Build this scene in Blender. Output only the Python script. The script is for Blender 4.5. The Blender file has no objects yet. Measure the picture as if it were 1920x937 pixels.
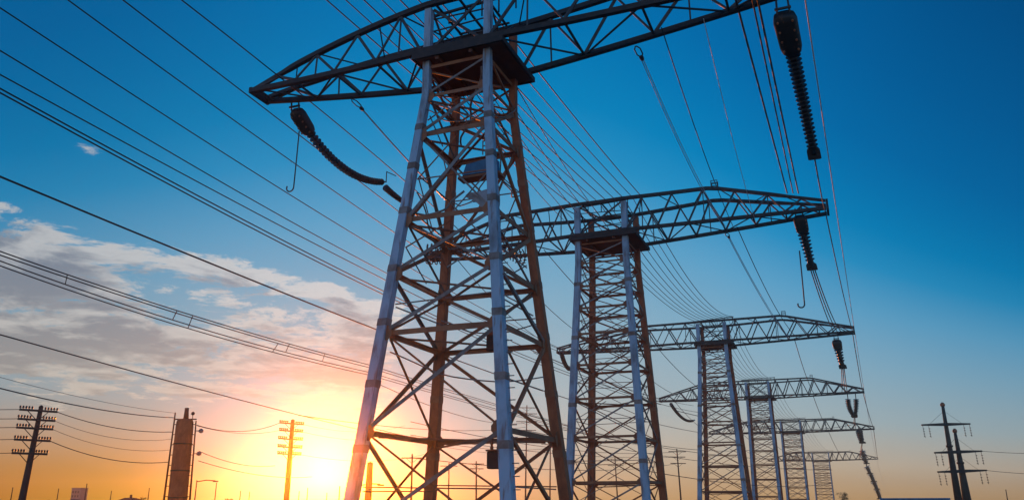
import bpy, math, random
from mathutils import Vector, Matrix
random.seed(7)
R = math.radians
sc = bpy.context.scene
COL = sc.collection

# ------------------------------------------------------------------ camera
CZ = 1.7
FOC = 1534.0            # focal length in photo pixels (photo is 1920 wide)
PITCH = R(17.27)
cam = bpy.data.cameras.new('camera')
cam.sensor_width = 36.0
cam.lens = FOC / 1920 * 36
cam.clip_start = 0.1
cam.clip_end = 12000
camo = bpy.data.objects.new('camera', cam)
camo.location = (0, 0, CZ)
camo.rotation_euler = (R(90) + PITCH, 0, 0)
COL.objects.link(camo)
sc.camera = camo

# ------------------------------------------------------------------ sun and sky
SUN_AZ, SUN_EL = -12.2, 2.6          # degrees from +Y towards +X, and above the horizon
sun_dir = Vector((math.sin(R(SUN_AZ)) * math.cos(R(SUN_EL)), math.cos(R(SUN_AZ)) * math.cos(R(SUN_EL)), math.sin(R(SUN_EL))))
sl = bpy.data.lights.new('sun', 'SUN')
sl.energy = 3.1
sl.angle = R(0.5)
sl.color = (1.0, 0.20, 0.008)
so = bpy.data.objects.new('sun', sl)
so.rotation_euler = sun_dir.to_track_quat('Z', 'Y').to_euler()
so.location = sun_dir * 300
COL.objects.link(so)
HAZE_DENSITY = 0.00045
HAZE_ANISO = 0.957

sc.view_settings.view_transform = 'Standard'
sc.view_settings.look = 'None'
sc.view_settings.exposure = 0.0
sc.view_settings.gamma = 1.0
sc.view_settings.use_curve_mapping = False
sc.cycles.max_bounces = 5
sc.cycles.volume_bounces = 0
sc.cycles.use_denoising = True
sc.cycles.use_adaptive_sampling = True
sc.cycles.adaptive_threshold = 0.01

def lin(c):
    r = []
    for v in c[:3]:
        v = v / 255.0
        r.append(v / 12.92 if v <= 0.04045 else ((v + 0.055) / 1.055) ** 2.4)
    return tuple(r) + (1.0,)

world = bpy.data.worlds.new('World')
sc.world = world
world.use_nodes = True
WT = world.node_tree
WT.nodes.clear()

class NT:
    """tiny helper to write node maths as expressions"""
    def __init__(s, tree): s.t = tree
    def n(s, kind, **kw):
        x = s.t.nodes.new(kind)
        for k, v in kw.items(): setattr(x, k, v)
        return x
    def put(s, sock, v):
        if isinstance(v, bpy.types.NodeSocket): s.t.links.new(v, sock)
        else: sock.default_value = v
    def m(s, op, a, b=None, c=None, clamp=False):
        x = s.n('ShaderNodeMath', operation=op, use_clamp=clamp)
        s.put(x.inputs[0], a)
        if b is not None: s.put(x.inputs[1], b)
        if c is not None: s.put(x.inputs[2], c)
        return x.outputs[0]
    def add(s, a, b): return s.m('ADD', a, b)
    def sub(s, a, b): return s.m('SUBTRACT', a, b)
    def mul(s, a, b): return s.m('MULTIPLY', a, b)
    def div(s, a, b): return s.m('DIVIDE', a, b)
    def ss(s, v, lo, hi):
        x = s.n('ShaderNodeMapRange', interpolation_type='SMOOTHSTEP')
        s.put(x.inputs['Value'], v)
        x.inputs['From Min'].default_value = lo; x.inputs['From Max'].default_value = hi
        x.inputs['To Min'].default_value = 0; x.inputs['To Max'].default_value = 1
        return x.outputs['Result']
    def gauss(s, *terms):
        """exp(-sum(((v-c)/w)^2))"""
        t = None
        for v, c, w in terms:
            q = s.m('POWER', s.m('ABSOLUTE', s.div(s.sub(v, c), w)), 2.0)
            t = q if t is None else s.add(t, q)
        return s.m('EXPONENT', s.mul(t, -1.0))
    def mix(s, f, a, b):
        x = s.n('ShaderNodeMix', data_type='RGBA')
        s.put(x.inputs[0], f); s.put(x.inputs[6], a); s.put(x.inputs[7], b)
        return x.outputs[2]
    def ramp(s, f, stops, lo, hi):
        x = s.n('ShaderNodeValToRGB')
        cr = x.color_ramp
        cr.interpolation = 'LINEAR'
        for i, (p, c) in enumerate(stops):
            q = (p - lo) / (hi - lo)
            e = cr.elements[i] if i < 2 else cr.elements.new(q)
            e.position = q; e.color = lin(c)
        s.put(x.inputs[0], s.m('DIVIDE', s.sub(f, lo), hi - lo, clamp=True))
        return x.outputs[0]

def build_world():
    w = NT(WT)
    tc = w.n('ShaderNodeTexCoord')
    sep = w.n('ShaderNodeSeparateXYZ'); WT.links.new(tc.outputs['Generated'], sep.inputs[0])
    X, Y, Z = sep.outputs
    e = w.mul(w.m('ARCSINE', w.m('MINIMUM', w.m('MAXIMUM', Z, -1.0), 1.0)), 180 / math.pi)     # elevation, degrees
    az = w.mul(w.m('ARCTAN2', X, Y), 180 / math.pi)                                           # azimuth, degrees
    # the deep blue reaches lower away from the sunset
    right = w.m('MINIMUM', w.m('MAXIMUM', az, 0.0), 50.0)
    left = w.m('MINIMUM', w.m('MAXIMUM', w.mul(w.add(az, 4.0), -1.0), 0.0), 60.0)
    k = w.add(1.0, w.add(w.mul(w.m('POWER', right, 2.0), 0.00105), w.mul(w.m('POWER', left, 2.0), 0.00042)))
    k = w.m('MINIMUM', k, 2.4)
    el = w.mul(e, k)
    base = w.ramp(el, [(-2, (160, 120, 90)), (0.0, (194, 150, 98)), (1.5, (194, 160, 122)), (3.8, (190, 172, 154)), (7.9, (158, 172, 178)),
                       (13.5, (128, 166, 188)), (19, (92, 156, 193)), (24, (36, 138, 188)), (28, (3, 125, 180)),
                       (33, (1, 113, 171)), (38, (1, 103, 163)), (48, (1, 93, 153)), (64, (1, 82, 140)), (90, (2, 66, 112))], -2, 90)
    pale = w.gauss((az, -9.0, 14.0), (e, 5.5, 4.8))
    c = w.mix(w.mul(pale, 0.6), base, lin((164, 178, 190)))
    # amber band along the horizon on the sunset side
    amber = w.gauss((az, -30.0, 14.0), (e, 0.0, 4.4))
    c = w.mix(w.mul(amber, 0.95), c, lin((196, 118, 14)))
    yel = w.gauss((az, -22.0, 6.0), (e, 0.0, 2.2))
    c = w.mix(w.mul(yel, 0.95), c, lin((120, 126, 0)))
    dim = w.sub(1.0, w.mul(w.ss(w.m('ABSOLUTE', w.sub(az, 2.0)), 12.0, 36.0), 0.20))
    dim = w.add(dim, w.mul(w.ss(w.m('ABSOLUTE', az), 60.0, 120.0), 1.5))       # sky outside the view, brightened to lift the camera-facing legs
    # clouds on a plane far overhead
    den = w.add(w.m('MAXIMUM', Z, 0.0), 0.075)
    comb = w.n('ShaderNodeCombineXYZ')
    w.put(comb.inputs[0], w.mul(w.div(X, den), 1.0)); w.put(comb.inputs[1], w.mul(w.div(Y, den), 1.0)); comb.inputs[2].default_value = 3.7
    def noise(scale, detail, rough, off=(0, 0, 0), dist=0.0):
        mp = w.n('ShaderNodeMapping'); WT.links.new(comb.outputs[0], mp.inputs[0])
        mp.inputs['Location'].default_value = off
        nz = w.n('ShaderNodeTexNoise'); WT.links.new(mp.outputs[0], nz.inputs['Vector'])
        nz.inputs['Scale'].default_value = scale; nz.inputs['Detail'].default_value = detail
        nz.inputs['Roughness'].default_value = rough; nz.inputs['Distortion'].default_value = dist
        return nz.outputs['Fac']
    big = noise(0.95, 3, 0.5, (3.1, 1.7, 0))
    fine = noise(3.1, 12, 0.68, (0.3, 5.1, 0), 0.25)
    above = noise(3.1, 12, 0.60, (0.3, 5.1 - 0.17, 0), 0.25)      # the same field a little higher up: the tops catch the light
    top = w.sub(18.6, w.mul(w.m('MAXIMUM', w.add(az, 32.0), 0.0), 0.14))     # upper edge of the bank slopes down to the right
    def field(fn, lift):
        d = w.add(w.mul(big, 0.55), w.mul(fn, 1.0))
        band = w.mul(w.ss(w.sub(top, w.add(e, lift)), -0.6, 2.2), w.ss(e, 4.0, 7.5))
        band = w.mul(band, w.ss(w.mul(az, -1.0), 3.0, 10.0))
        return w.sub(w.add(d, w.mul(band, 0.45)), 1.115)
    cover = field(fine, 0.0)
    wisp = w.mul(w.gauss((az, -29.8, 2.6), (e, 21.6, 1.0)), 0.36)
    cover = w.m('MAXIMUM', cover, w.sub(w.add(w.add(noise(6.5, 6, 0.6, (1.7, 0.4, 0), 0.3), 0.2), wisp), 1.07))
    alpha = w.ss(cover, -0.01, 0.09)
    shade = w.m('ADD', w.mul(w.ss(field(above, 0.9), 0.0, 0.19), 0.85), w.mul(w.ss(cover, 0.06, 0.26), 0.25), clamp=True)
    bright = w.mix(w.ss(e, 6.0, 15.0), lin((208, 196, 184)), lin((204, 203, 202)))
    dark = w.mix(w.ss(e, 6.0, 15.0), lin((164, 154, 148)), lin((134, 138, 149)))
    cc = w.mix(shade, bright, dark)
    c = w.mix(w.mul(alpha, 0.92), c, cc)
    # white core of the glow round the setting sun
    core = w.gauss((az, -14.2, 5.2), (e, 2.6, 4.3))
    c = w.mix(w.mul(core, 0.9), c, lin((184, 204, 222)))
    dm = w.n('ShaderNodeCombineColor'); [w.put(q, dim) for q in dm.inputs]
    mm = w.n('ShaderNodeMix', data_type='RGBA', blend_type='MULTIPLY'); mm.inputs[0].default_value = 1.0
    w.put(mm.inputs[6], c); w.put(mm.inputs[7], dm.outputs[0]); c = mm.outputs[2]
    bg = w.n('ShaderNodeBackground'); w.put(bg.inputs[0], c); bg.inputs[1].default_value = 1.02
    sky = w.n('ShaderNodeTexSky', sky_type='NISHITA')
    sky.sun_disc = False
    sky.sun_elevation = R(SUN_EL); sky.sun_rotation = R(SUN_AZ)
    sky.air_density = 1.0; sky.dust_density = 0.6
    tint = w.n('ShaderNodeMix', data_type='RGBA', blend_type='MULTIPLY'); tint.inputs[0].default_value = 1.0
    w.put(tint.inputs[6], sky.outputs[0]); tint.inputs[7].default_value = (0.02, 0.14, 0.30, 1)
    bg2 = w.n('ShaderNodeBackground'); w.put(bg2.inputs[0], tint.outputs[2]); bg2.inputs[1].default_value = 0.05
    ad = w.n('ShaderNodeAddShader'); WT.links.new(bg.outputs[0], ad.inputs[0]); WT.links.new(bg2.outputs[0], ad.inputs[1])
    out = w.n('ShaderNodeOutputWorld'); WT.links.new(ad.outputs[0], out.inputs['Surface'])
build_world()

# ------------------------------------------------------------------ materials
def material(name, c1, c2, scale=3.0, rough=0.6, metal=0.0, streak=1.0, bump=0.0, mid=0.5, spread=0.18):
    m = bpy.data.materials.new(name); m.use_nodes = True
    t = m.node_tree; t.nodes.clear(); w = NT(t)
    tc = w.n('ShaderNodeTexCoord')
    mp = w.n('ShaderNodeMapping'); t.links.new(tc.outputs['Object'], mp.inputs[0]); mp.inputs['Scale'].default_value = (1, 1, streak)
    nz = w.n('ShaderNodeTexNoise'); t.links.new(mp.outputs[0], nz.inputs['Vector'])
    nz.inputs['Scale'].default_value = scale; nz.inputs['Detail'].default_value = 8; nz.inputs['Roughness'].default_value = 0.65
    f = w.ss(nz.outputs['Fac'], mid - spread, mid + spread)
    col = w.mix(f, tuple(c1) + (1,), tuple(c2) + (1,))
    p = w.n('ShaderNodeBsdfPrincipled')
    t.links.new(col, p.inputs['Base Color'])
    w.put(p.inputs['Roughness'], w.add(rough - 0.08, w.mul(nz.outputs['Fac'], 0.16)))
    p.inputs['Metallic'].default_value = metal
    if bump:
        b = w.n('ShaderNodeBump'); b.inputs['Strength'].default_value = bump; b.inputs['Distance'].default_value = 0.02
        t.links.new(nz.outputs['Fac'], b.inputs['Height']); t.links.new(b.outputs[0], p.inputs['Normal'])
    o = w.n('ShaderNodeOutputMaterial'); t.links.new(p.outputs[0], o.inputs[0])
    return m

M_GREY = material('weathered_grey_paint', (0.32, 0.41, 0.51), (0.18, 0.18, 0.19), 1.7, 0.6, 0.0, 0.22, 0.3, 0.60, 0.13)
def weathered(m, col, scale, streak, lo, hi, amount):
    t = m.node_tree; w = NT(t)
    p = next(n for n in t.nodes if n.type == 'BSDF_PRINCIPLED')
    old = p.inputs['Base Color'].links[0].from_socket
    tc = w.n('ShaderNodeTexCoord'); mp = w.n('ShaderNodeMapping'); t.links.new(tc.outputs['Object'], mp.inputs[0]); mp.inputs['Scale'].default_value = (1, 1, streak)
    nz = w.n('ShaderNodeTexNoise'); t.links.new(mp.outputs[0], nz.inputs['Vector']); nz.inputs['Scale'].default_value = scale; nz.inputs['Detail'].default_value = 6
    t.links.new(w.mix(w.mul(w.ss(nz.outputs['Fac'], lo, hi), amount), old, tuple(col) + (1,)), p.inputs['Base Color'])
weathered(M_GREY, (0.20, 0.085, 0.045), 6.0, 0.10, 0.56, 0.70, 0.75)
weathered(M_GREY, (0.10, 0.10, 0.11), 1.1, 0.6, 0.50, 0.72, 0.6)
M_RUST_GLOW = material('glow_tinted_rusty_steel', (0.27, 0.070, 0.026), (0.42, 0.125, 0.048), 3.5, 0.75, 0, 0.4, 0.25)  # rust, its colour reddened to carry some of the orange sun glow
M_BRACE = material('glow_tinted_rusty_bar', (0.25, 0.075, 0.030), (0.36, 0.14, 0.065), 1.6, 0.7, 0, 1, 0.1)  # rust stain, with orange glow on the bars worked into its colour
M_BARGREY = material('dull_galvanised_bar', (0.27, 0.22, 0.20), (0.15, 0.09, 0.07), 1.2, 0.6, 0.1, 1, 0.1)
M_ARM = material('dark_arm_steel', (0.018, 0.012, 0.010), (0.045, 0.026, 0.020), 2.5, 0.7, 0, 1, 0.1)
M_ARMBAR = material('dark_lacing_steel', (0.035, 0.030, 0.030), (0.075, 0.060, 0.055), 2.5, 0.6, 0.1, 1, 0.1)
M_PLATE = material('red_brown_plate', (0.10, 0.030, 0.014), (0.18, 0.055, 0.026), 1.5, 0.7, 0, 1, 0.2)
M_WIRE = material('dark_cable', (0.018, 0.017, 0.018), (0.03, 0.028, 0.028), 8, 0.55, 0.2)
M_SILVER = material('bare_aluminium_cable', (0.72, 0.72, 0.72), (0.55, 0.55, 0.55), 8, 0.35, 0.0)
M_INS = material('dark_glazed_insulator', (0.010, 0.008, 0.007), (0.026, 0.017, 0.013), 9, 0.35)
M_HOUSE = material('rusted_insulator_housing', (0.012, 0.008, 0.006), (0.16, 0.055, 0.015), 6.0, 0.6, 0, 0.5, 0.3, 0.66, 0.1)
M_WOOD = material('dark_creosoted_wood', (0.030, 0.024, 0.020), (0.060, 0.046, 0.036), 4, 0.85, 0, 0.15, 0.2)
M_BLUE = material('faded_blue_paint', (0.03, 0.17, 0.32), (0.02, 0.11, 0.22), 3, 0.5, 0, 1, 0.1)
M_SHEET = material('pale_canvas', (0.42, 0.43, 0.46), (0.30, 0.30, 0.33), 2, 0.85, 0, 1, 0.2)
M_DIRT = material('dry_dirt', (0.13, 0.10, 0.07), (0.20, 0.16, 0.11), 0.6, 0.95, 0, 1, 0.5)
M_WALL = material('hazy_render_wall', (0.26, 0.22, 0.20), (0.20, 0.17, 0.16), 0.8, 0.9)
M_ROOF = material('brown_roof_tiles', (0.09, 0.045, 0.03), (0.13, 0.07, 0.05), 1.5, 0.85)
M_GLASS = material('dark_window_glass', (0.02, 0.025, 0.03), (0.03, 0.035, 0.04), 1.5, 0.15)
M_LEAF = material('dark_green_leaves', (0.035, 0.055, 0.02), (0.06, 0.085, 0.03), 3, 0.8)
M_BARK = material('brown_bark', (0.05, 0.035, 0.025), (0.08, 0.06, 0.045), 5, 0.9)

# ------------------------------------------------------------------ geometry helpers
class G:
    """collects shapes that become ONE mesh"""
    def __init__(s): s.v = []; s.f = []; s.smooth = []
    def ring_loft(s, rings, cap=True, smooth=False, closed=True):
        b = len(s.v); n = len(rings[0])
        for r in rings: s.v += [tuple(p) for p in r]
        for i in range(len(rings) - 1):
            for j in range(n if closed else n - 1):
                a = b + i * n + j; c = b + i * n + (j + 1) % n
                s.f.append((a, c, c + n, a + n)); s.smooth.append(smooth)
        if cap:
            s.f.append(tuple(b + j for j in reversed(range(n)))); s.smooth.append(False)
            s.f.append(tuple(b + (len(rings) - 1) * n + j for j in range(n))); s.smooth.append(False)
    def frame(s, p, q, side=None):
        d = (Vector(q) - Vector(p)).normalized()
        if side is None: side = Vector((0, 0, 1)) if abs(d.z) < 0.9 else Vector((0, 1, 0))
        side = Vector(side); side = (side - d * side.dot(d)).normalized()
        return d, side, d.cross(side)
    def bar(s, p, q, w, h, n=None):
        """box bar; h is the size along n (default up), w across it"""
        p, q = Vector(p), Vector(q); d, a, b = s.frame(p, q, n)
        prof = [a * (h / 2 * i) + b * (w / 2 * j) for i, j in ((-1, -1), (1, -1), (1, 1), (-1, 1))]
        s.ring_loft([[p + o for o in prof], [q + o for o in prof]])
    def angle(s, p, q, w, t, n):
        """rolled L section: one leg lies in the face with normal n, the other points inward"""
        p, q = Vector(p), Vector(q); d, a, b = s.frame(p, q, n)
        pts = [(0, -w / 2), (0, w / 2), (-t, w / 2), (-t, -w / 2 + t), (-w * .8, -w / 2 + t), (-w * .8, -w / 2)]
        prof = [a * x + b * y for x, y in pts]
        s.ring_loft([[p + o for o in prof], [q + o for o in prof]])
    def tube(s, pts, r, k=6, cap=True):
        pts = [Vector(p) for p in pts]; rings = []
        rr = r if isinstance(r, (list, tuple)) else [r] * len(pts)
        up = None
        for i, p in enumerate(pts):
            d = (pts[min(i + 1, len(pts) - 1)] - pts[max(i - 1, 0)]).normalized()
            if up is None: up = Vector((0, 0, 1)) if abs(d.z) < 0.9 else Vector((1, 0, 0))
            a = (up - d * up.dot(d)).normalized(); b = d.cross(a); up = a
            rings.append([p + (a * math.cos(2 * math.pi * j / k) + b * math.sin(2 * math.pi * j / k)) * rr[i] for j in range(k)])
        s.ring_loft(rings, cap, True)
    def box(s, lo, hi, bev=0.0):
        x0, y0, z0 = lo; x1, y1, z1 = hi
        def ring(z, i): return [(x0 + i, y0 + i, z), (x1 - i, y0 + i, z), (x1 - i, y1 - i, z), (x0 + i, y1 - i, z)]
        if bev: s.ring_loft([ring(z0, bev), ring(z0 + bev, 0), ring(z1 - bev, 0), ring(z1, bev)])
        else: s.ring_loft([ring(z0, 0), ring(z1, 0)])
    def lathe(s, c, axis, prof, k=14):
        c = Vector(c); axis = Vector(axis).normalized()
        a = Vector((0, 0, 1)) if abs(axis.z) < 0.9 else Vector((1, 0, 0)); a = (a - axis * a.dot(axis)).normalized(); b = axis.cross(a)
        s.ring_loft([[c + axis * h + (a * math.cos(2 * math.pi * j / k) + b * math.sin(2 * math.pi * j / k)) * r for j in range(k)] for h, r in prof], True, True)
    def mesh(s, name):
        me = bpy.data.meshes.new(name)
        me.from_pydata(s.v, [], s.f); me.update()
        for p, sm in zip(me.polygons, s.smooth): p.use_smooth = sm
        return me

def obj(name, g, mat, parent=None, mesh=None):
    me = mesh or g.mesh(name)
    if not me.materials: me.materials.append(mat)
    o = bpy.data.objects.new(name, me)
    COL.objects.link(o)
    if parent: o.parent = parent
    return o

def tag(o, label=None, cat=None, group=None, kind=None):
    if label: o['label'] = label
    if cat: o['category'] = cat
    if group: o['group'] = group
    if kind: o['kind'] = kind
    return o

def thing(name, label, cat, loc=(0, 0, 0), rz=0.0, group=None):
    o = bpy.data.objects.new(name, None); COL.objects.link(o)
    o.empty_display_size = 0.3
    o.location = loc; o.rotation_euler = (0, 0, rz)
    return tag(o, label, cat, group)

# ------------------------------------------------------------------ layout of the line
LINE_AZ = R(22)
U = Vector((math.cos(LINE_AZ), -math.sin(LINE_AZ), 0))       # along the cross-arms
V = Vector((math.sin(LINE_AZ), math.cos(LINE_AZ), 0))        # along the line, away from the camera
# x, y, half width at top, at ground, arm reach left, right, truss depth, tip lift
TOWERS = [(-1.9, 34.0, 1.50, 3.37, 12.15, 15.5, 2.55, 0.75),
          (7.50, 60.9, 1.86, 2.85, 15.5, 16.1, 2.55, 0.30),
          (25.98, 104.0, 1.68, 2.80, 21.0, 16.65, 2.62, 0.25),
          (47.66, 159.1, 2.05, 2.32, 19.2, 18.6, 3.0, 0.15),
          (79.38, 237.2, 2.60, 2.65, 22.8, 21.6, 3.1, 0.15),
          (144.3, 393.9, 3.60, 3.80, 23.5, 24.4, 3.6, 0.2)]
def W(i, a, b, z):
    t = TOWERS[i]
    return Vector((t[0], t[1], 0)) + U * a + V * b + Vector((0, 0, z))
def ray(px, py):
    X = (px - 960) / FOC; Q = (468.5 - py) / FOC
    return Vector((X, math.cos(PITCH) - Q * math.sin(PITCH), math.sin(PITCH) + Q * math.cos(PITCH)))
def on_plane_a(i, px, py, a):
    """where a sight line meets the vertical plane through the line at cross-arm offset a"""
    r = ray(px, py); o = Vector((0, 0, CZ)); c = W(i, a, 0, 0)
    return o + r * ((c - o).dot(U) / r.dot(U))
def at_z(px, py, z):
    r = ray(px, py); return Vector((0, 0, CZ)) + r * ((z - CZ) / r.z)
def at_y(px, py, y):
    r = ray(px, py); return Vector((0, 0, CZ)) + r * (y / r.y)

ZC = 21.38            # bottom chord height
# ------------------------------------------------------------------ ground
g = G()
n = 64
g.v.append((0, 0, 0))
for k in range(n): g.v.append((950 * math.cos(2 * math.pi * k / n), 950 * math.sin(2 * math.pi * k / n), 0))
for k in range(n): g.f.append((0, 1 + k, 1 + (k + 1) % n)); g.smooth.append(False)
tag(obj('ground', g, M_DIRT), kind='structure')

# ------------------------------------------------------------------ haze in the air
g = G(); g.box((-960, -960, -1.0), (960, 960, 27.2))
mh = bpy.data.materials.new('evening_haze'); mh.use_nodes = True
mh.node_tree.nodes.clear()
pv = mh.node_tree.nodes.new('ShaderNodeVolumePrincipled')
pv.inputs['Color'].default_value = (0.92, 0.93, 0.95, 1)
pv.inputs['Density'].default_value = HAZE_DENSITY
pv.inputs['Anisotropy'].default_value = HAZE_ANISO
mo = mh.node_tree.nodes.new('ShaderNodeOutputMaterial'); mh.node_tree.links.new(pv.outputs[0], mo.inputs['Volume'])
tag(obj('haze', g, mh), kind='stuff')

# ------------------------------------------------------------------ the pylons
def lerp(a, b, t): return a + (b - a) * t

def make_tower(i, label):
    x, y, ht, hb, LL, LR, DEP, LIFT = TOWERS[i]
    rnd = random.Random(100 + i)
    near = i == 0
    root = thing('transmission_tower', label, 'pylon', (x, y, 0), -LINE_AZ, 'steel pylons of the receding line')
    ZK = 19.3
    ZT = ZC + DEP
    hw = lambda z: ht if z >= ZK else hb - (hb - ht) * z / ZK
    sz = lambda z: lerp(0.46, 0.33, min(1, z / ZK)) if i == 0 else lerp(0.52, 0.42, min(1, z / ZK))
    # four legs
    for sx in (-1, 1):
        for sy in (-1, 1):
            g = G(); rings = []
            for z in (0, 4.2, 8.3, 13.2, ZK, 20.95, ZT - 0.2):
                s = sz(z) / 2; w = hw(z); cx, cy = sx * w, sy * w
                # rolled-edge box section: slightly chamfered corners
                c = s * 0.04
                rings.append([Vector((cx + px * s + qx * c, cy + py * s + qy * c, z)) for px, py, qx, qy in
                              ((-1, -1, 0, 1), (-1, -1, 1, 0), (1, -1, -1, 0), (1, -1, 0, 1), (1, 1, 0, -1), (1, 1, -1, 0), (-1, 1, 1, 0), (-1, 1, 0, -1))])
            g.ring_loft(rings)
            leg = obj('leg', g, M_GREY if sy < 0 else M_RUST_GLOW, root)
            if i < 3:
                for z in ((3.6, 6.1, 8.6, 10.9, 13.5, 15.6, 17.5) if i == 0 else (4.4, 8.4, 13.3, 17.4)):
                    g = G(); s = sz(z) / 2 + 0.013; w = hw(z) ; w2 = hw(z + 0.32)
                    g.ring_loft([[(sx * ww + p * s, sy * ww + q * s, zz) for p, q in ((-1, -1), (1, -1), (1, 1), (-1, 1))] for ww, zz in ((w, z), (w2, z + 0.30))])
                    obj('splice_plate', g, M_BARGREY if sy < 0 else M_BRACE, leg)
    # bracing on the four faces
    if i == 0:
        levels = [0.35, 4.35, 8.3, 10.8, 13.2, 17.25, 19.2, 20.7]
    else:
        levels = [0.35, 3.2, 6.2, 8.9, 11.4, 13.7, 15.7, 17.4, 19.2, 20.7]
    faces = [(Vector((0, -1, 0)), Vector((1, 0, 0))), (Vector((0, 1, 0)), Vector((-1, 0, 0))), (Vector((-1, 0, 0)), Vector((0, -1, 0))), (Vector((1, 0, 0)), Vector((0, 1, 0)))]
    def fp(fi, s, z, off=0.0):
        nrm, t = faces[fi]; w = hw(z)
        return nrm * (w + off) + t * (s * w) + Vector((0, 0, z))
    ins = 0.10
    for fi in range(4):
        nrm, t = faces[fi]
        for li, z in enumerate(levels):
            if i == 0 and li == 3 and fi == 0: continue
            if i == 0 and li == 1 and fi == 0: continue
            g = G(); wd = 0.21 if i == 0 else 0.17
            if li >= len(levels) - 2: wd *= 0.75
            jit = rnd.uniform(-.05, .05)
            g.angle(fp(fi, -0.93, z + jit, 0.02), fp(fi, 0.93, z + jit, 0.02), wd, 0.035, nrm)
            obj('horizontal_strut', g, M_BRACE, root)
        for li in range(len(levels) - 1):
            z0, z1 = levels[li] + 0.16, levels[li + 1] - 0.16
            a0, a1 = rnd.uniform(.86, .93), rnd.uniform(.86, .93)
            first = (li + fi) % 2 == 0
            if z1 - z0 < 1.2: w1, w2 = 0.10, 0.08
            else: w1, w2 = (0.15, 0.085) if i == 0 else (0.11, 0.065)
            if fi == 0: up = 1
            else: up = 1 if first else -1
            g = G(); g.angle(fp(fi, -up * a0, z0, ins), fp(fi, up * a0, z1, ins), w1, 0.03, nrm)
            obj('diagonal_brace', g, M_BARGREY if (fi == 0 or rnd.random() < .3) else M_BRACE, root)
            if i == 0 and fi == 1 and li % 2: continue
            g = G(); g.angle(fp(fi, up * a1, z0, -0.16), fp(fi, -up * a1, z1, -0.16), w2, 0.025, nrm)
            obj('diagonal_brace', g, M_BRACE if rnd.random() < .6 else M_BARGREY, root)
            # light redundant members
            if z1 - z0 > 1.4:
                zm = (z0 + z1) / 2 + rnd.uniform(-.1, .1)
                q = [((-0.93, zm), (0.93, zm + rnd.uniform(-.12, .12)))]
                if i == 0:
                    if fi in (0, 2) and li % 2: q = []
                if i or li > 2: q += [((-0.93, zm), (0.0, z1)), ((0.93, zm), (0.0, z0))]
                for (s0, za), (s1, zb) in q:
                    g = G(); r = (0.05, 0.045, 0.05, 0.06, 0.08, 0.10)[i]
                    g.bar(fp(fi, s0, za, -0.30), fp(fi, s1, zb, -0.30), r, r * 0.7, nrm)
                    obj('lattice_bar', g, M_BARGREY if rnd.random() < .5 else M_BRACE, root)
    # gusset plates where the bars meet the legs
    if i < 2:
        for fi in range(4):
            nrm, t = faces[fi]
            for li, z in enumerate(levels[1:-1]):
                for sg in (-1, 1):
                    hh = 0.30 if i == 0 else .26; gw = .28
                    g = G(); w0 = hw(z); q = 1 - (sz(z) * .5) / w0
                    c0 = fp(fi, sg * q, z, .06)
                    d = -t * sg
                    g.ring_loft([[c0 + nrm * o + d * a + Vector((0, 0, b)) for a, b in ((-.02, -hh), (.10, -hh), (gw, -.09), (gw, .09), (.10, hh), (-.02, hh))] for o in (0, .022)])
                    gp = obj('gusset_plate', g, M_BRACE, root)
    # plan bracing inside at some levels
    for li, z in enumerate(levels[1:-1]):
        w = hw(z) * 0.86
        for sgn in (1, -1):
            if sgn < 0 and li % 2: continue
            g = G(); g.bar((-w, -sgn * w, z - 0.2 + sgn * .05), (w, sgn * w, z - 0.2 + sgn * .05), 0.09, 0.07)
            obj('plan_brace', g, M_BRACE, root)
    # deck under the arm, with its edge beams
    e0, e1 = ht + 0.42, ht + 0.80
    g = G(); g.box((-e0, -e0, 20.98), (e1, e0, 21.16), 0.02)
    deck = obj('platform', g, M_PLATE, root)
    for yy in (-e0 - 0.06, e0 + 0.06):
        g = G(); g.box((-e0, yy - 0.057, 20.95), (e1, yy + 0.057, 21.21)); obj('edge_beam', g, M_ARM, deck)
    for xx in (-e0 - 0.06, e1 + 0.06):
        g = G(); g.box((xx - 0.057, -e0 - .12, 20.96), (xx + 0.057, e0 + .12, 21.20)); obj('edge_beam', g, M_ARM, deck)
    for xx in (-ht * .55, ht * .55):
        g = G(); g.box((xx - 0.08, -e0 + .01, 20.78), (xx + 0.08, e0 - .01, 20.977)); obj('floor_joist', g, M_PLATE, deck)
    # cross-arm: two bottom and two top chords
    hb0 = ht + 0.30; tipw = 0.62
    def dep(f):
        if near and f < 0:          # the near pylon's left arm droops in a curve
            f = -f; return lerp(DEP, 0.12, f ** 1.75)
        f = abs(f)
        if f < 0.52: return DEP + 0.04 * f / .52
        return lerp(DEP + 0.04, 0.60, (f - .52) / .48)
    def ap(f, sy, top):
        L = LL if f < 0 else LR
        af = abs(f); w = lerp(hb0, tipw, max(0, (af * L - ht) / (L - ht)))
        zb = ZC + LIFT * af ** 1.5
        if top: w = w * (0.93 if af < .75 else lerp(.93, .80, (af - .75) / .25))
        return Vector((f * L, sy * w, zb + (dep(f) if top else 0)))
    g = G(); cw = 0.24 if i < 4 else 0.30
    nf = 40
    fs = [-1 + 2 * k / nf for k in range(nf + 1)]
    fs = sorted(fs + [-ht / LL, ht / LR])
    for sy in (-1, 1):
        for top in (0, 1):
            rings = []
            for f in fs:
                p = ap(f, sy, top); c = cw * (1 if not (top and abs(f) > .8) else .8)
                rings.append([p + Vector((0, a * c / 2, b * c / 2)) for a, b in ((-1, -1), (1, -1), (1, 1), (-1, 1))])
            g.ring_loft(rings)
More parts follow.
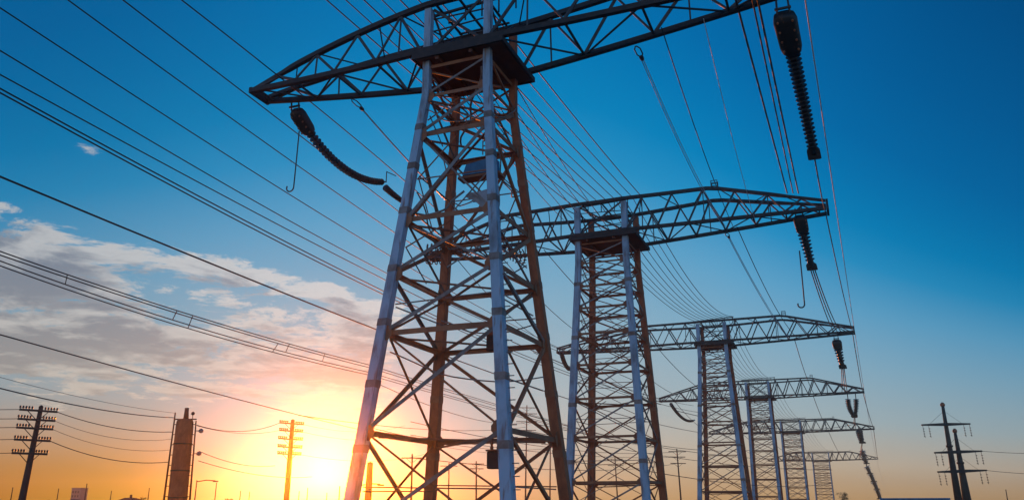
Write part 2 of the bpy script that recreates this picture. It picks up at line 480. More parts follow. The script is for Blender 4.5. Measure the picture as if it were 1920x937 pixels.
    for f in (-1, 1):               # end plates closing the tips
        L = LL if f < 0 else LR
        p, q = ap(f, -1, 0), ap(f, 1, 0)
        g.bar(p + Vector((f * .09, -.13, 0)), q + Vector((f * .09, .13, 0)), 0.16, 0.30)
        g.bar(ap(f, -1, 1) + Vector((f * .088, -.10, 0)), ap(f, 1, 1) + Vector((f * .088, .10, 0)), 0.15, 0.2)
        for sy in (-1, 1):
            g.bar(ap(f, sy, 0) + Vector((f * .09, 0, .15)), ap(f, sy, 1) + Vector((f * .09, 0, -.1)), 0.14, 0.14, (0, 1, 0))
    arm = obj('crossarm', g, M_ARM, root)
    lw = (0.10, 0.10, 0.10, .13, .15, .2)[i]
    for side in (-1, 1):
        L = LL if side < 0 else LR
        f0 = (ht + 0.25) / L
        np_ = 4 if near else 6 if L < 17 else 7
        st = [lerp(f0, 0.97, k / np_) for k in range(np_ + 1)]
        for k in range(np_):
            fa, fb = side * st[k], side * st[k + 1]; fm = (fa + fb) / 2
            for sy in (-1, 1):
                off = Vector((0, sy * 0.03, 0))
                ins_ = Vector((0, 0, .1))
                for q0, q1, wd in ((ap(fa, sy, 0) + ins_, ap(fm, sy, 1) - ins_, lw * 1.35), (ap(fm, sy, 1) - ins_, ap(fb, sy, 0) + ins_, lw)):
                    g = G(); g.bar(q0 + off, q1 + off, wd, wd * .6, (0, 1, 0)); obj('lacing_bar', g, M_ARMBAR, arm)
                if k % 2 == 0 and k < np_ - 1:
                    g = G(); g.bar(ap(fm, sy, 0) - off, ap(fm, sy, 1) - off, lw * .7, lw * .5, (0, 1, 0)); obj('lacing_bar', g, M_ARMBAR, arm)
            s = 1 if k % 2 else -1
            g = G(); g.bar(ap(fa, s, 0), ap(fb, -s, 0), lw * .8, lw * .6); obj('lacing_bar', g, M_ARMBAR, arm)
            g = G(); g.bar(ap(fb, 1, 0), ap(fb, -1, 0), lw, lw * .7); obj('lacing_bar', g, M_ARMBAR, arm)
            if i < 3:
                g = G(); g.bar(ap(fa, -s, 1), ap(fm, s, 1), lw * .6, lw * .5); obj('lacing_bar', g, M_ARMBAR, arm)
    # bracing between the legs inside the arm depth
    for sy in (-1, 1):
        for s in (1, -1):
            g = G(); g.bar((-s * (ht - .2), sy * (ht + s * .08), ZC + .15), (s * (ht - .2), sy * (ht + s * .08), ZT - .2), 0.13, 0.07, (0, 1, 0)); obj('lacing_bar', g, M_ARMBAR, arm)
        for k in range(3):
            g = G(); zz = lerp(ZC, ZT, (k + 1) / 4); g.bar((-ht + .15, sy * (ht - .18), zz), (ht - .15, sy * (ht - .18), zz + rnd.uniform(-.2, .2)), 0.06, 0.05); obj('lacing_bar', g, M_ARMBAR, arm)
    for sx in (-1, 1):
        for s in (1, -1):
            g = G(); g.bar((sx * (ht + s * .08), -s * (ht - .2), ZC + .15), (sx * (ht + s * .08), s * (ht - .2), ZT - .2), 0.12, 0.07, (1, 0, 0)); obj('lacing_bar', g, M_ARMBAR, arm)
    # thin conductor rail on posts over the legs
    g = G(); zr = ZT + 0.62
    g.bar((-ht * 1.5, 0, zr - .12), (ht * 1.6, 0, zr + .12), 0.12, 0.10)
    for k in range(6):
        a = lerp(-ht * 1.4, ht * 1.5, k / 5)
        g.bar((a, 0, ZT - .1), (a, 0, zr + lerp(-.1, .1, k / 5)), 0.06, 0.06)
    for k in range(2):
        yy = (-1, 1)[k] * ht * .93
        g.bar((-ht * .9, yy, ZT + .16), (ht * .9, yy, ZT + .16), 0.09, 0.07)
    for xx in (-ht * .8, 0.0, ht * .8):
        g.bar((xx, -ht * .92, ZT + .05), (xx, ht * .92, ZT + .05), 0.10, 0.08)
    obj('conductor_rail', g, M_ARM, root)
    g = G(); pk = ap(.52, -1, 1)    # little lamp frame on the peak of the right arm
    for q in ((0, 0), (.45, 0), (0, .45), (.45, .45)): g.bar(pk + Vector((q[0], q[1], .05)), pk + Vector((q[0], q[1], .55)), .05, .05)
    for zz in (.30, .55):
        g.bar(pk + Vector((-.03, 0, zz)), pk + Vector((.48, 0, zz)), .05, .04); g.bar(pk + Vector((-.03, .45, zz)), pk + Vector((.48, .45, zz)), .05, .04)
    obj('lamp_frame', g, M_ARMBAR, root)
    if near:
        # loose cables looped between the members
        for (p, q, sag, r) in (((-1.5, -1.6, 18.6), (1.5, -1.3, 17.9), .5, .03), ((-1.6, 1.3, 15.2), (1.7, -1.6, 15.0), .7, .03), ((-1.7, -1.7, 14.6), (-1.2, 1.6, 13.0), .9, .035),
                               ((1.9, -1.6, 16.4), (1.7, 1.6, 15.1), .8, .03), ((-1.8, -1.8, 13.6), (0.4, -1.5, 14.4), .45, .05), ((0.2, 1.6, 12.4), (2.2, 1.8, 10.4), 1.0, .03),
                               ((-2.2, 1.9, 9.7), (2.3, 2.0, 9.2), .5, .03), ((-2.4, -2.2, 7.6), (2.6, 2.1, 6.9), .6, .03), ((1.6, 1.6, 19.7), (1.7, -1.4, 18.0), .5, .03),
                               ((-1.5, -1.5, 20.4), (0.1, 1.3, 19.0), .4, .04), ((1.2, -1.5, 20.2), (-1.2, 1.4, 18.0), .35, .05)):
            g = G(); P, Q = Vector(p), Vector(q)
            g.tube([P.lerp(Q, t / 12) + Vector((.12 * math.sin(t * 1.1), 0, -sag * 4 * (t / 12) * (1 - t / 12))) for t in range(13)], r, 5)
            obj('loose_cable', g, M_BARGREY, root)
    if i == 0:
        g = G()
        for k in range(24):
            z = 2.2 + k * .45
            g.bar((hw(z) + .25, -hw(z) - .03, z), (hw(z) + .50, -hw(z) - .03, z), .035, .035)
        obj('climbing_step', g, M_BARGREY, root)
    return root

TLAB = ['nearest and largest lattice pylon, its grey and rusty legs filling the middle of the view',
        'second lattice pylon of the row, standing just right of the huge nearest one',
        'third lattice pylon of the row, its crossarm left tip showing between the second one\'s legs',
        'fourth lattice pylon of the row, partly hidden behind the third one\'s right leg',
        'fifth lattice pylon of the row, small, between the fourth and the farthest one',
        'farthest and smallest lattice pylon, at the right end of the receding row']
for i in range(6): make_tower(i, TLAB[i])

# ------------------------------------------------------------------ insulator strings
def quad3(p0, p1, p2, t):
    """quadratic through three points, p1 at its own chord fraction"""
    u1 = (p1 - p0).length / max(1e-6, (p1 - p0).length + (p2 - p1).length)
    c = (p1 - p0 * (1 - u1) ** 2 - p2 * u1 ** 2) / (2 * u1 * (1 - u1))
    return p0 * (1 - t) ** 2 + c * 2 * t * (1 - t) + p2 * t ** 2
DISC = {}
def disc_mesh(r):
    if r not in DISC:
        g = G(); g.lathe((0, 0, 0), (0, 0, 1), [(-.03, .3 * r), (-.022, .9 * r), (-.012, r), (.004, .97 * r), (.03, .4 * r), (.04, .3 * r)], 14)
        DISC[r] = g.mesh('insulator_disc'); DISC[r].materials.append(M_INS)
    return DISC[r]
def make_string(label, pts, r, house, step=0.15, hang=0.5, hlen=2.0, cap=True, group='insulator strings hanging from the crossarms'):
    p0, p1, p2 = pts
    root = thing('insulator_string', label, 'insulator', p0, 0, group)
    L = lambda p: p - p0
    N = 60
    path = [quad3(p0, p1, p2, k / N) for k in range(N + 1)]
    cum = [0]
    for k in range(N): cum.append(cum[-1] + (path[k + 1] - path[k]).length)
    def at(s):
        for k in range(N):
            if cum[k + 1] >= s:
                t = (s - cum[k]) / max(1e-9, cum[k + 1] - cum[k]); return path[k].lerp(path[k + 1], t), (path[k + 1] - path[k]).normalized()
        return path[-1], (path[-1] - path[-2]).normalized()
    tot = cum[-1]
    s0 = 0.0
    if house:
        # shackle and the heavy boxed head of the string
        g = G(); a, d = at(0)
        for q in (-.22, .22): g.tube([L(a) + U * q + Vector((0, 0, hang)), L(a) + U * q * 1.1 + d * .1, L(at(.5)[0]) + U * q], .045, 6)
        g.tube([L(a) - U * .32 + Vector((0, 0, .1)), L(a) + U * .32 + Vector((0, 0, .1))], .06, 8)
        obj('shackle', g, M_ARMBAR, root)
        g = G(); rings = []
        for s, w in ((.10, .22), (.2, .34), (.45, .40), (hlen * .8, .37), (hlen * .93, .31), (hlen, .20)):
            a, d = at(s); sd = U; up = d.cross(sd).normalized(); w *= r / .27 * (1 if r < .34 else .74)
            rings.append([L(a) + sd * (w * math.copysign(abs(math.cos(th)) ** .55, math.cos(th))) + up * (w * .8 * math.copysign(abs(math.sin(th)) ** .55, math.sin(th))) for th in [2 * math.pi * (j + .5) / 16 for j in range(16)]])
        g.ring_loft(rings, True, True)
        hs = obj('housing', g, M_HOUSE, root)
        for k in range(4):
            for sx in (-1, 1):
                a, d = at(.35 + (hlen - .7) * k / 3); up = d.cross(U).normalized()
                g = G(); c = L(a) + U * sx * .24 * r / .27 - up * .30 * r / .27 if up.z > 0 else L(a) + U * sx * .24 * r / .27 + up * .30 * r / .27
                g.lathe(c, up, [(-.05, .045), (.05, .045)], 8); obj('bolt', g, M_BRACE, hs)
        s0 = hlen
    elif cap:
        g = G(); g.tube([(0, 0, hang * 3), (0, 0, .1), (0, 0, -.2)], r * .16, 6); obj('hanger', g, M_ARMBAR, root)
    g = G(); g.tube([L(at(s0 * .9 + (tot - s0 * .9) * k / 20)[0]) for k in range(21)], r * (.20 if house and not cap else .52), 8)
    obj('core_rod', g, M_INS, root)
    nd = int((tot - s0 - .2) / step); nd = min(nd, 95)
    for k in range(nd):
        a, d = at(s0 + .08 + k * step); o = obj('insulator_disc', None, M_INS, root, disc_mesh(round(r * (1 - .22 * k / nd), 2)))
        o.location = L(a); o.rotation_euler = d.to_track_quat('Z', 'Y').to_euler()
    if cap:
        g = G(); a, d = at(tot); up = d.cross(U).normalized(); s = r * .85
        rings = []
        for h, w in ((-.35, s * .5), (-.15, s), (.22, s * 1.02), (.25, s * .8)):
            rings.append([L(a) + d * h + U * (w * x) + up * (.12 * yv) for x, yv in ((-1, -1), (1, -1), (1, 1), (-1, 1))])
        g.ring_loft(rings); obj('end_yoke', g, M_ARM, root)
    return root, path

def px_string(i, a, pxs):
    return [on_plane_a(i, px, py, a) for px, py in pxs]
def px_hang(i, a, dy, pxs):
    """a string that leans dy metres along the view from its attachment at cross-arm offset a"""
    y = W(i, a, 0, 0).y
    return [at_y(px, py, y + dy * k / (len(pxs) - 1)) for k, (px, py) in enumerate(pxs)]

A_R1 = 14.0
S_R1 = px_hang(0, A_R1, 4.5, [(1468, 20), (1497, 150), (1526, 288)])
make_string('long straight dark insulator string hanging from the right arm of the nearest pylon', S_R1, .32, True, .20, .5, 2.0)
A_L1 = -10.75
S_L1 = px_string(0, A_L1, [(552, 203), (618, 293), (722, 341)])
make_string('long curved insulator string sagging from the left arm of the nearest pylon', S_L1, .27, True, .29, .45, 1.75, False)
S_L1b = px_string(0, A_L1, [(722, 351), (738, 365), (756, 378)])
make_string('short bristly insulator piece below the end of the curved string, by the grey leg', S_L1b, .22, False, .15, .3, 0, False)
A_R2 = 14.2
S_R2 = px_hang(1, A_R2, 2.0, [(1498, 402), (1509, 448), (1522, 500)])
make_string('stout dark insulator string under the right arm of the second pylon', S_R2, .43, True, .28, .5, 1.5)
A_R3 = 14.9
S_R3 = px_hang(2, A_R3, 1.5, [(1568, 636), (1573, 660), (1580, 687)])
make_string('short dark insulator string under the right arm of the third pylon', S_R3, .52, True, .36, .5, 1.3)
S_R4 = px_hang(3, 16.2, 1.2, [(1590, 748), (1593, 765), (1601, 780)])
make_string('left half of the U shaped insulator pair under the fourth pylon\'s right arm', S_R4, .55, False, .3, .4)
S_R4b = px_hang(3, 17.6, 1.2, [(1605, 748), (1605, 765), (1603, 780)])
make_string('right half of the U shaped insulator pair under the fourth pylon\'s right arm', S_R4b, .55, False, .3, .4)
S_R5 = px_hang(4, 18.2, 1.2, [(1611, 808), (1613, 818), (1617, 829)])
make_string('small insulator string under the fifth pylon\'s right arm', S_R5, 1.0, False, .5, .4)
S_R6 = px_hang(5, 17.0, 1.2, [(1617, 845), (1620, 856), (1625, 868)])
make_string('tiny insulator string under the farthest pylon\'s right arm', S_R6, 1.5, False, .8, .4)
for k, (p, q) in enumerate((((1625, 874), (1631, 887)), ((1632, 888), (1638, 902)), ((1638, 903), (1644, 916)), ((1644, 917), (1650, 934)))):
    y = TOWERS[5][1] - 6
    P = [at_y(*p, y), at_y((p[0] + q[0]) / 2 + .5, (p[1] + q[1]) / 2, y), at_y(*q, y)]
    make_string('dark insulator in the chain slanting down from the farthest pylon, %s' % ('uppermost piece', 'second piece from the top', 'third piece from the top', 'lowest piece')[k],
                P, 1.6, False, .8, .4, 0, True, 'chain of insulators beyond the farthest pylon')
S_L3 = px_string(2, -19.6, [(1052, 658), (1057, 676), (1069, 693)])
make_string('curved insulator hanging from the third pylon\'s left arm, left of the second pylon', S_L3, .34, False, .25, .4, 0, False)
S_L4 = px_string(3, -17.0, [(1258, 757), (1272, 776), (1302, 787)])
make_string('curved insulator hanging from the fourth pylon\'s left arm, left of the third pylon', S_L4, .34, False, .25, .4, 0, False)

# arresters lying on the second pylon's left arm tip
for k, (px, py, qx, qy, wds) in enumerate(((801, 474, 868, 466, 'upper'), (801, 481, 862, 486, 'lower'))):
    y = 66 - k
    P = [at_y(px, py, y), at_y((px + qx) / 2, (py + qy) / 2 + 1, y), at_y(qx, qy, y)]
    r = thing('insulator_string', '%s horizontal insulator at the left arm tip of the second pylon, behind the nearest one' % wds, 'insulator', P[0], 0, 'insulators on the second pylon left tip')
    g = G(); g.tube([p - P[0] for p in P], .14, 8); obj('core_rod', g, M_ARMBAR, r)
    ax = (P[2] - P[0]).normalized()
    for q in (0.0, .35, .75, 1.15):
        g = G(); c = ax * q
        side = ax.cross(Vector((0, 0, 1))).normalized()
        g.tube([c + Vector((0, 0, .75 * math.sin(t) * (1 - .2 * k))) + side * .45 * math.cos(t) + ax * .08 * math.sin(2 * t) for t in [2 * math.pi * j / 18 for j in range(19)]], .045, 6)
        obj('corona_ring', g, M_ARMBAR, r)
for k in range(6):
    px = 944 + 7 * k; y = 62.0
    P = [at_y(px, 452 + 3 * k, y), at_y(px + 4, 470 + 4 * k, y), at_y(px + 8 - 2 * k, 484 + 3 * k, y)]
    r = thing('insulator_string', 'small insulator in the hanging cluster seen between the nearest pylon\'s right legs', 'insulator', P[0], 0, 'cluster of small insulators on the second pylon arm')
    g = G(); g.tube([quad3(*P, t / 8) - P[0] for t in range(9)], .05, 6); obj('core_rod', g, M_ARMBAR, r)
    for t in range(4):
        o = obj('insulator_disc', None, M_INS, r, disc_mesh(.16)); o.location = quad3(*P, .25 + t * .17) - P[0]

# ------------------------------------------------------------------ hook rods
def hook(label, top, length, r=.035):
    root = thing('hook_rod', label, 'hook rod', top, -LINE_AZ, 'rods with hooks under the arms')
    g = G(); g.tube([(0, 0, 0), (-.02, 0, -length * .5), (-.05, 0, -length)], r, 6); obj('rod', g, M_ARMBAR, root)
    g = G(); g.tube([Vector((-.05 - .22 + .22 * math.cos(t), 0, -length - .22 * math.sin(t))) for t in [math.pi * 1.15 * j / 10 for j in range(11)]], r * 1.1, 6); obj('hook', g, M_ARMBAR, root)
p = on_plane_a(0, 561, 246, A_L1); q = on_plane_a(0, 555, 352, A_L1)
hook('thin rod with a hook at its lower end, hanging under the nearest pylon\'s left arm', p, p.z - q.z)
yy = W(1, A_R2, 0, 0).y; p = at_y(1499, 470, yy); q = at_y(1501, 570, yy)
hook('thin rod with a hook hanging beside the second pylon\'s right insulator string', p, p.z - q.z, .045)
p = on_plane_a(0, 724, 342, A_L1)
root = thing('bent_bracket', 'thin bent bracket rising from the end of the curved insulator string', 'bracket', p, -LINE_AZ)
g = G(); g.tube([(0, 0, 0), (0, 0, .72)], .035, 6); obj('upright', g, M_ARMBAR, root)
g = G(); g.tube([(0, .0, .72), (.15, .9, .76)], .032, 6); obj('horizontal_rod', g, M_ARMBAR, root)

# ------------------------------------------------------------------ power lines
def span(p, q, sag, n=16):
    return [p.lerp(q, t / n) + Vector((0, 0, -4 * sag * (t / n) * (1 - t / n))) for t in range(n + 1)]
def wire(label, runs, r, mat=None, group='power lines strung along the pylons', name='power_line', cat='cable'):
    """runs: list of point lists; joined end to end into one conductor"""
    pts = []
    for run in runs: pts += run if not pts else run[1:]
    g = G(); g.tube(pts, r, 5)
    return tag(obj(name, g, mat or M_WIRE), label, cat, group)
def px_wire(label, pz, end, r, mat=None, group='power lines on the left of the pylons', ext=0.35, more=()):
    P = [at_z(*q) for q in pz]
    P.append(end)
    P3 = P if len(P) == 3 else [P[0], P[1], P[-1]]
    pts = [quad3(P3[0], P3[1], P3[2], t / 30) for t in range(31)]
    back = pts[0] + (pts[0] - pts[1]).normalized() * ((pts[1] - pts[0]).length * 30 * ext)
    return wire(label, [[back] + pts] + [list(m) for m in more], r, mat, group)

GL = 'power lines sweeping in from the upper left'
px_wire('line crossing the near left arm tip, uppermost of the lines from upper left', [(340, 0, 22.6), (745, 327, 21.9)], W(1, -10.8, 0, ZC + .3), .032, None, GL)
px_wire('line passing close under the near left arm tip, second from the top on the left', [(230, 0, 22.0), (683, 347, 21.4)], W(1, -13.2, 0, ZC + .3), .032, None, GL)
px_wire('line crossing behind the hanging hook rod, third from the top on the left', [(127, 0, 21.7), (687, 400, 21.3)], W(1, -15.3, 0, ZC + .3), .032, None, GL)
px_wire('line starting at the top left corner, fourth from the top on the left', [(0, 15, 21.6), (600, 400, 21.3)], W(2, -19.8, 0, ZC + .3), .034, None, GL)
px_wire('single line below the corner line, fifth from the top on the left', [(0, 95, 21.2), (520, 401, 20.8)], W(2, -20.6, 0, ZC + .3), .036, None, GL)
px_wire('single line just above the closely spaced pair, sixth from the top on the left', [(0, 140, 21.0), (600, 462, 20.6)], W(3, -18.6, 0, ZC + .3), .038, None, GL)
px_wire('upper cable of the close thick pair on the left', [(0, 166, 20.6), (600, 486, 20.2)], W(3, -18.9, 0, ZC - .1), .045, None, GL)
px_wire('lower cable of the close thick pair on the left', [(0, 174, 20.5), (600, 493, 20.1)], W(3, -19.1, 0, ZC - .5), .045, None, GL)
px_wire('thick single cable crossing the upper edge of the clouds', [(0, 331, 19.0), (450, 516, 18.6)], W(4, -22, 0, ZC), .065, None, GL)
px_wire('thin lone cable below the cable bundle, over the lower clouds', [(0, 627, 14.0), (480, 757, 13.6)], at_y(985, 850, 330), .055, None, GL)

# bundle of four with spacers
def bundle():
    lines = [((0, 471), (345, 586), (690, 683)), ((0, 478), (345, 591), (690, 688)), ((0, 489), (345, 606), (690, 697)), ((0, 498), (345, 613), (690, 702))]
    curves = []
    for k, (a, b, c) in enumerate(lines):
        A, B, C = at_z(*a, 17.0), at_z(*b, 16.5), at_z(*c, 16.0)
        E = A + (B - A) * 0
        far = at_y(1240, 838 + k, 300)
        pts = [quad3(A, B, C, t / 24) for t in range(25)]
        back = A + (A - pts[1]) * 9
        n = 14
        tail = [C.lerp(far, t / n) + Vector((0, 0, -4 * 2.2 * (t / n) * (1 - t / n) * .4)) for t in range(1, n + 1)]
        curves.append([back] + pts + tail)
    o0 = curves[0][1]
    root = thing('bundled_power_line', 'bundle of four cables held by small spacers, sagging across the clouds at left', 'cable', o0)
    for c in curves:
        g = G(); g.tube([p - o0 for p in c], .045, 5); obj('conductor', g, M_WIRE, root)
    for t, pair in ((4, (0, 2)), (10, (0, 2)), (11, (0, 3)), (17, (1, 3)), (18, (0, 2)), (21, (0, 2))):
        g = G(); a, b = curves[pair[0]][t], curves[pair[1]][t]; g.bar(a - o0, b - o0, .06, .06); obj('spacer', g, M_WIRE, root)
bundle()

wire('jumper cable leading from the curved insulator string to the second pylon\'s left arm', [span(S_L1b[2] - V * .2, W(1, -11.6, 0, ZC), .3)], .06, None, GL)
# nine conductors over the first pylon down to the rail of the second and onward
ORD = ['leftmost', 'second', 'third', 'fourth', 'middle', 'sixth', 'seventh', 'eighth', 'rightmost']
xs = [612, 648, 682, 716, 750, 784, 822, 862, 905]
GF = 'fan of lines from above the near pylon to the second'
for k in range(9):
    f = k / 8
    def rail(i):
        t = TOWERS[i]; return W(i, lerp(-t[2] * 1.4, t[2] * 1.5, f), 0, ZC + t[6] + .70 + lerp(-.1, .1, f))
    P = at_z(xs[k], 0, 25.2)
    runs = [[P + (P - rail(1)) * .5] + span(P, rail(1), .25)]
    for i in range(1, 5): runs.append(span(rail(i), rail(i + 1), 1.1 + .3 * i + .12 * k))
    wire('%s of the nine lines fanning down to the second pylon\'s top rail' % (ORD[k] + ('' if k in (0, 4, 8) else ' from left')), runs, .028 if k % 2 else .033, M_WIRE, GF)
for k in range(5):
    wire('%s of five thin lines from the near pylon\'s deck to the second pylon' % ('lowest left', 'second', 'middle', 'fourth', 'topmost right')[k],
         [span(W(0, -1.4 + .7 * k, 2.05, 21.0), W(1, -3.6 + .75 * k, 0, ZC + 2.2), .35)], .024, None, 'thin lines behind the near pylon')
# right side
px_wire('long pale wire at the far right, running past all the crossarm tips', [(1510, 0, 23.0), (1565, 372, 23.0)], at_y(1668, 938, 880), .035, M_SILVER, 'lines on the right of the pylons')
def clamp(label, p, q, r):
    d = (q - p).normalized()
    root = thing('cable_clamp', label, 'clamp', p, 0, 'dead-end clamps under the arms')
    s = d.cross(Vector((0, 0, 1))).normalized()
    for sg in (-1, 1):
        g = G(); g.tube([s * .02 * sg, s * .13 * sg + d * .25, s * .13 * sg + d * .75, s * .03 * sg + d * 1.0], r, 6); obj('turnbuckle_bar', g, M_ARMBAR, root)
    g = G(); g.lathe(d * 1.0, d, [(-.05, .05), (.0, .1), (.2, .1), (.3, .05)], 10); obj('socket', g, M_ARMBAR, root)
    return p + d * 1.1
# dead-ended double wires
for i, (ax_, lab) in enumerate(((7.55, 'nearest'), (8.9, 'second'))):
    p = W(i, ax_, 1.2, ZC - .1); q = W(i + 1, ax_ + (1.4 if i == 0 else .3), 0, ZC)
    e = clamp('dead-end clamp holding the pale double wire under the %s pylon\'s right arm' % lab, p, q, .03)
    s = U * .07
    for sg, nm in ((-1, 'left'), (1, 'right')):
        wire('%s wire of the pale pair clamped under the right arm of the %s pylon' % (nm, lab), [span(e + s * sg * .6, q + s * sg, .6)], .022 if i == 0 else .028, M_SILVER, 'lines on the right of the pylons')
p = W(0, -7.3, 1.2, ZC + .2); q = W(1, -8.6, 0, ZC)
e = clamp('dead-end clamp under the left arm of the nearest pylon, beside its left leg', p, q, .03)
wire('pale wire clamped under the left arm of the nearest pylon, passing behind its left leg', [span(e, q, .5)], .045, M_SILVER, 'lines on the left of the pylons')
def tw(label, a0, a1, z0, z1, r, mat=None, i=0, sag=.6, j=None):
    wire(label, [span(W(i, a0, .3, z0), W(j or i + 1, a1, 0, z1), sag)], r, mat, 'lines on the right of the pylons')
tw('thin dark line just right of the pale pair between the first two right arms', 8.9, 9.55, ZC, ZC, .026)
tw('faint thin line midway along the right arms of the first two pylons', 10.7, 11.2, ZC, ZC, .018, M_SILVER)
for k, (px, qx) in enumerate(((1380, 1476), (1411, 1487), (1421, 1497))):
    A = at_y(px, 2, W(0, 11.8 + .6 * k, 0, 0).y); E = W(1, 13.1 + .35 * k, .2, ZC + 2.0 - .3 * k)
    E = at_y(qx, 362, W(1, 13.1 + .35 * k, .2, 0).y)
    wire('%s of the three thick dark cables dropping to the second pylon\'s right arm' % ('leftmost', 'middle', 'rightmost')[k], [span(A + (A - E) * .3, E, .0, 6)], .05 if k != 1 else .04, None, 'lines on the right of the pylons')
for i, S, nxt in ((0, S_R1, 1), (1, S_R2, 2), (2, S_R3, 3), (3, S_R4b, 4), (4, S_R5, 5)):
    t = TOWERS[nxt]
    for k in range(1 if i == 0 else 3 if i < 3 else 2):
        if i == 0: E = W(1, 16.0, 0, ZC + .3)
        else: E = W(nxt, (A_R3 if nxt == 2 else 15.4 if nxt == 3 else 16.8) + .45 * (k - 1), 0, ZC + .4)
        wire('%scable running on from the %s pylon\'s right insulator string' % ('' if i == 0 else ('left ', 'middle ', 'right ')[k] if i < 3 else ('left ', 'right ')[k], ('nearest', 'second', 'third', 'fourth', 'fifth')[i]),
             [span(S[2] + U * .14 * (k - 1 if i else 0), E, .5 + .2 * k)], .035 + .012 * i, None, 'lines on the right of the pylons')
for i in range(1, 5):
    tw('line between the right arm tips of the %s and %s pylons' % (('second', 'third', 'fourth', 'fifth')[i - 1], ('third', 'fourth', 'fifth', 'farthest')[i - 1]), TOWERS[i][5] - .1, TOWERS[i + 1][5] - .1, ZC + .5, ZC + .5, .03 + .012 * i, None, i, .8)
    tw('thin line midway along the right arms from the %s to the %s pylon' % (('second', 'third', 'fourth', 'fifth')[i - 1], ('third', 'fourth', 'fifth', 'farthest')[i - 1]), 9.8, 10.2, ZC, ZC, .022 + .012 * i, None, i, 1.2)
    for k, f in enumerate((.35, .6, .85)):
        wire('%s line between the left arms of the %s and %s pylons' % (('inner', 'middle', 'outer')[k], ('second', 'third', 'fourth', 'fifth')[i - 1], ('third', 'fourth', 'fifth', 'farthest')[i - 1]),
             [span(W(i, -TOWERS[i][4] * f, .3, ZC), W(i + 1, -TOWERS[i + 1][4] * f, 0, ZC), 1.4 + .3 * k)], .022 + .01 * i, None, 'lines between the left arms')

# ------------------------------------------------------------------ equipment on the pylons
def equipment():
    x, y = TOWERS[0][:2]
    def T(a, b, z): return W(0, a, b, z)
    r = thing('equipment_cabinet', 'blue sloped cabinet on a bracket inside the nearest pylon\'s upper part', 'cabinet', T(.85, -.9, 15.25), -LINE_AZ)
    g = G()
    prof = [(-.62, 0), (-.45, .48), (.85, .66), (.85, 0)]
    g.ring_loft([[(a, b, z) for a, z in prof] for b in (-.33, .33)])
    obj('body', g, M_BLUE, r)
    g = G(); g.box((-.85, -.3, -.13), (1.1, .3, -.02)); obj('bracket', g, M_BRACE, r)
    g = G(); g.box((.15, -.352, .08), (.6, -.333, .5)); obj('door', g, M_BLUE, r)
    g = G()
    for zz in (.95, 1.18, 1.41): g.bar((.35, -.4, zz), (.95, -.4, zz), .04, .04)
    for xx in (.37, .93): g.bar((xx, -.4, .78), (xx, -.4, 1.43), .04, .04)
    obj('guard_frame', g, M_BARGREY, r)
    r = thing('canvas_sheet', 'pale crumpled sheet tied inside the nearest pylon below the blue cabinet', 'sheet', T(.2, -1.2, 13.55), -LINE_AZ)
    g = G(); nx, nz = 10, 6
    def pt(i, j, t):
        u_, v_ = i / nx, j / nz
        xx = lerp(.35 + .18 * math.sin(v_ * 5), 1.75, u_)
        return Vector((xx, .10 * math.sin(u_ * 7 + v_ * 3) + t, lerp(.16 * math.sin(u_ * 9) + .35 * (1 - u_), .78 + .2 * u_ + .05 * math.sin(u_ * 13), v_)))
    for t in (0, .015):
        b = len(g.v)
        for j in range(nz + 1):
            for i in range(nx + 1): g.v.append(tuple(pt(i, j, t)))
        for j in range(nz):
            for i in range(nx):
                q = (b + j * (nx + 1) + i, b + j * (nx + 1) + i + 1, b + (j + 1) * (nx + 1) + i + 1, b + (j + 1) * (nx + 1) + i)
                g.f.append(q if t == 0 else q[::-1]); g.smooth.append(True)
    obj('canvas', g, M_SHEET, r)
    for a, b, z, s, lab in ((2.15, -2.0, 7.35, 1.0, 'small dark box with two posts behind the near pylon\'s middle leg, at cloud height'),
                            (2.3, -2.3, 2.95, .85, 'dark junction box low behind the near pylon\'s middle grey leg')):
        r = thing('junction_box', lab, 'junction box', T(a, b, z), -LINE_AZ)
        g = G(); g.box((-.28 * s, -.2, 0), (.28 * s, .2, .62), .03); obj('body', g, M_ARM, r)
        g = G(); g.box((-.32 * s, -.24, .623), (.32 * s, .24, .68)); obj('lid', g, M_BRACE, r)
        for q in (-.15, .15):
            g = G(); g.lathe((q * s, 0, .68), (0, 0, 1), [(0, .05), (.1, .07), (.15, .04), (.25, .07), (.3, .04), (.42, .05)], 10); obj('bushing', g, M_BRACE, r)
equipment()

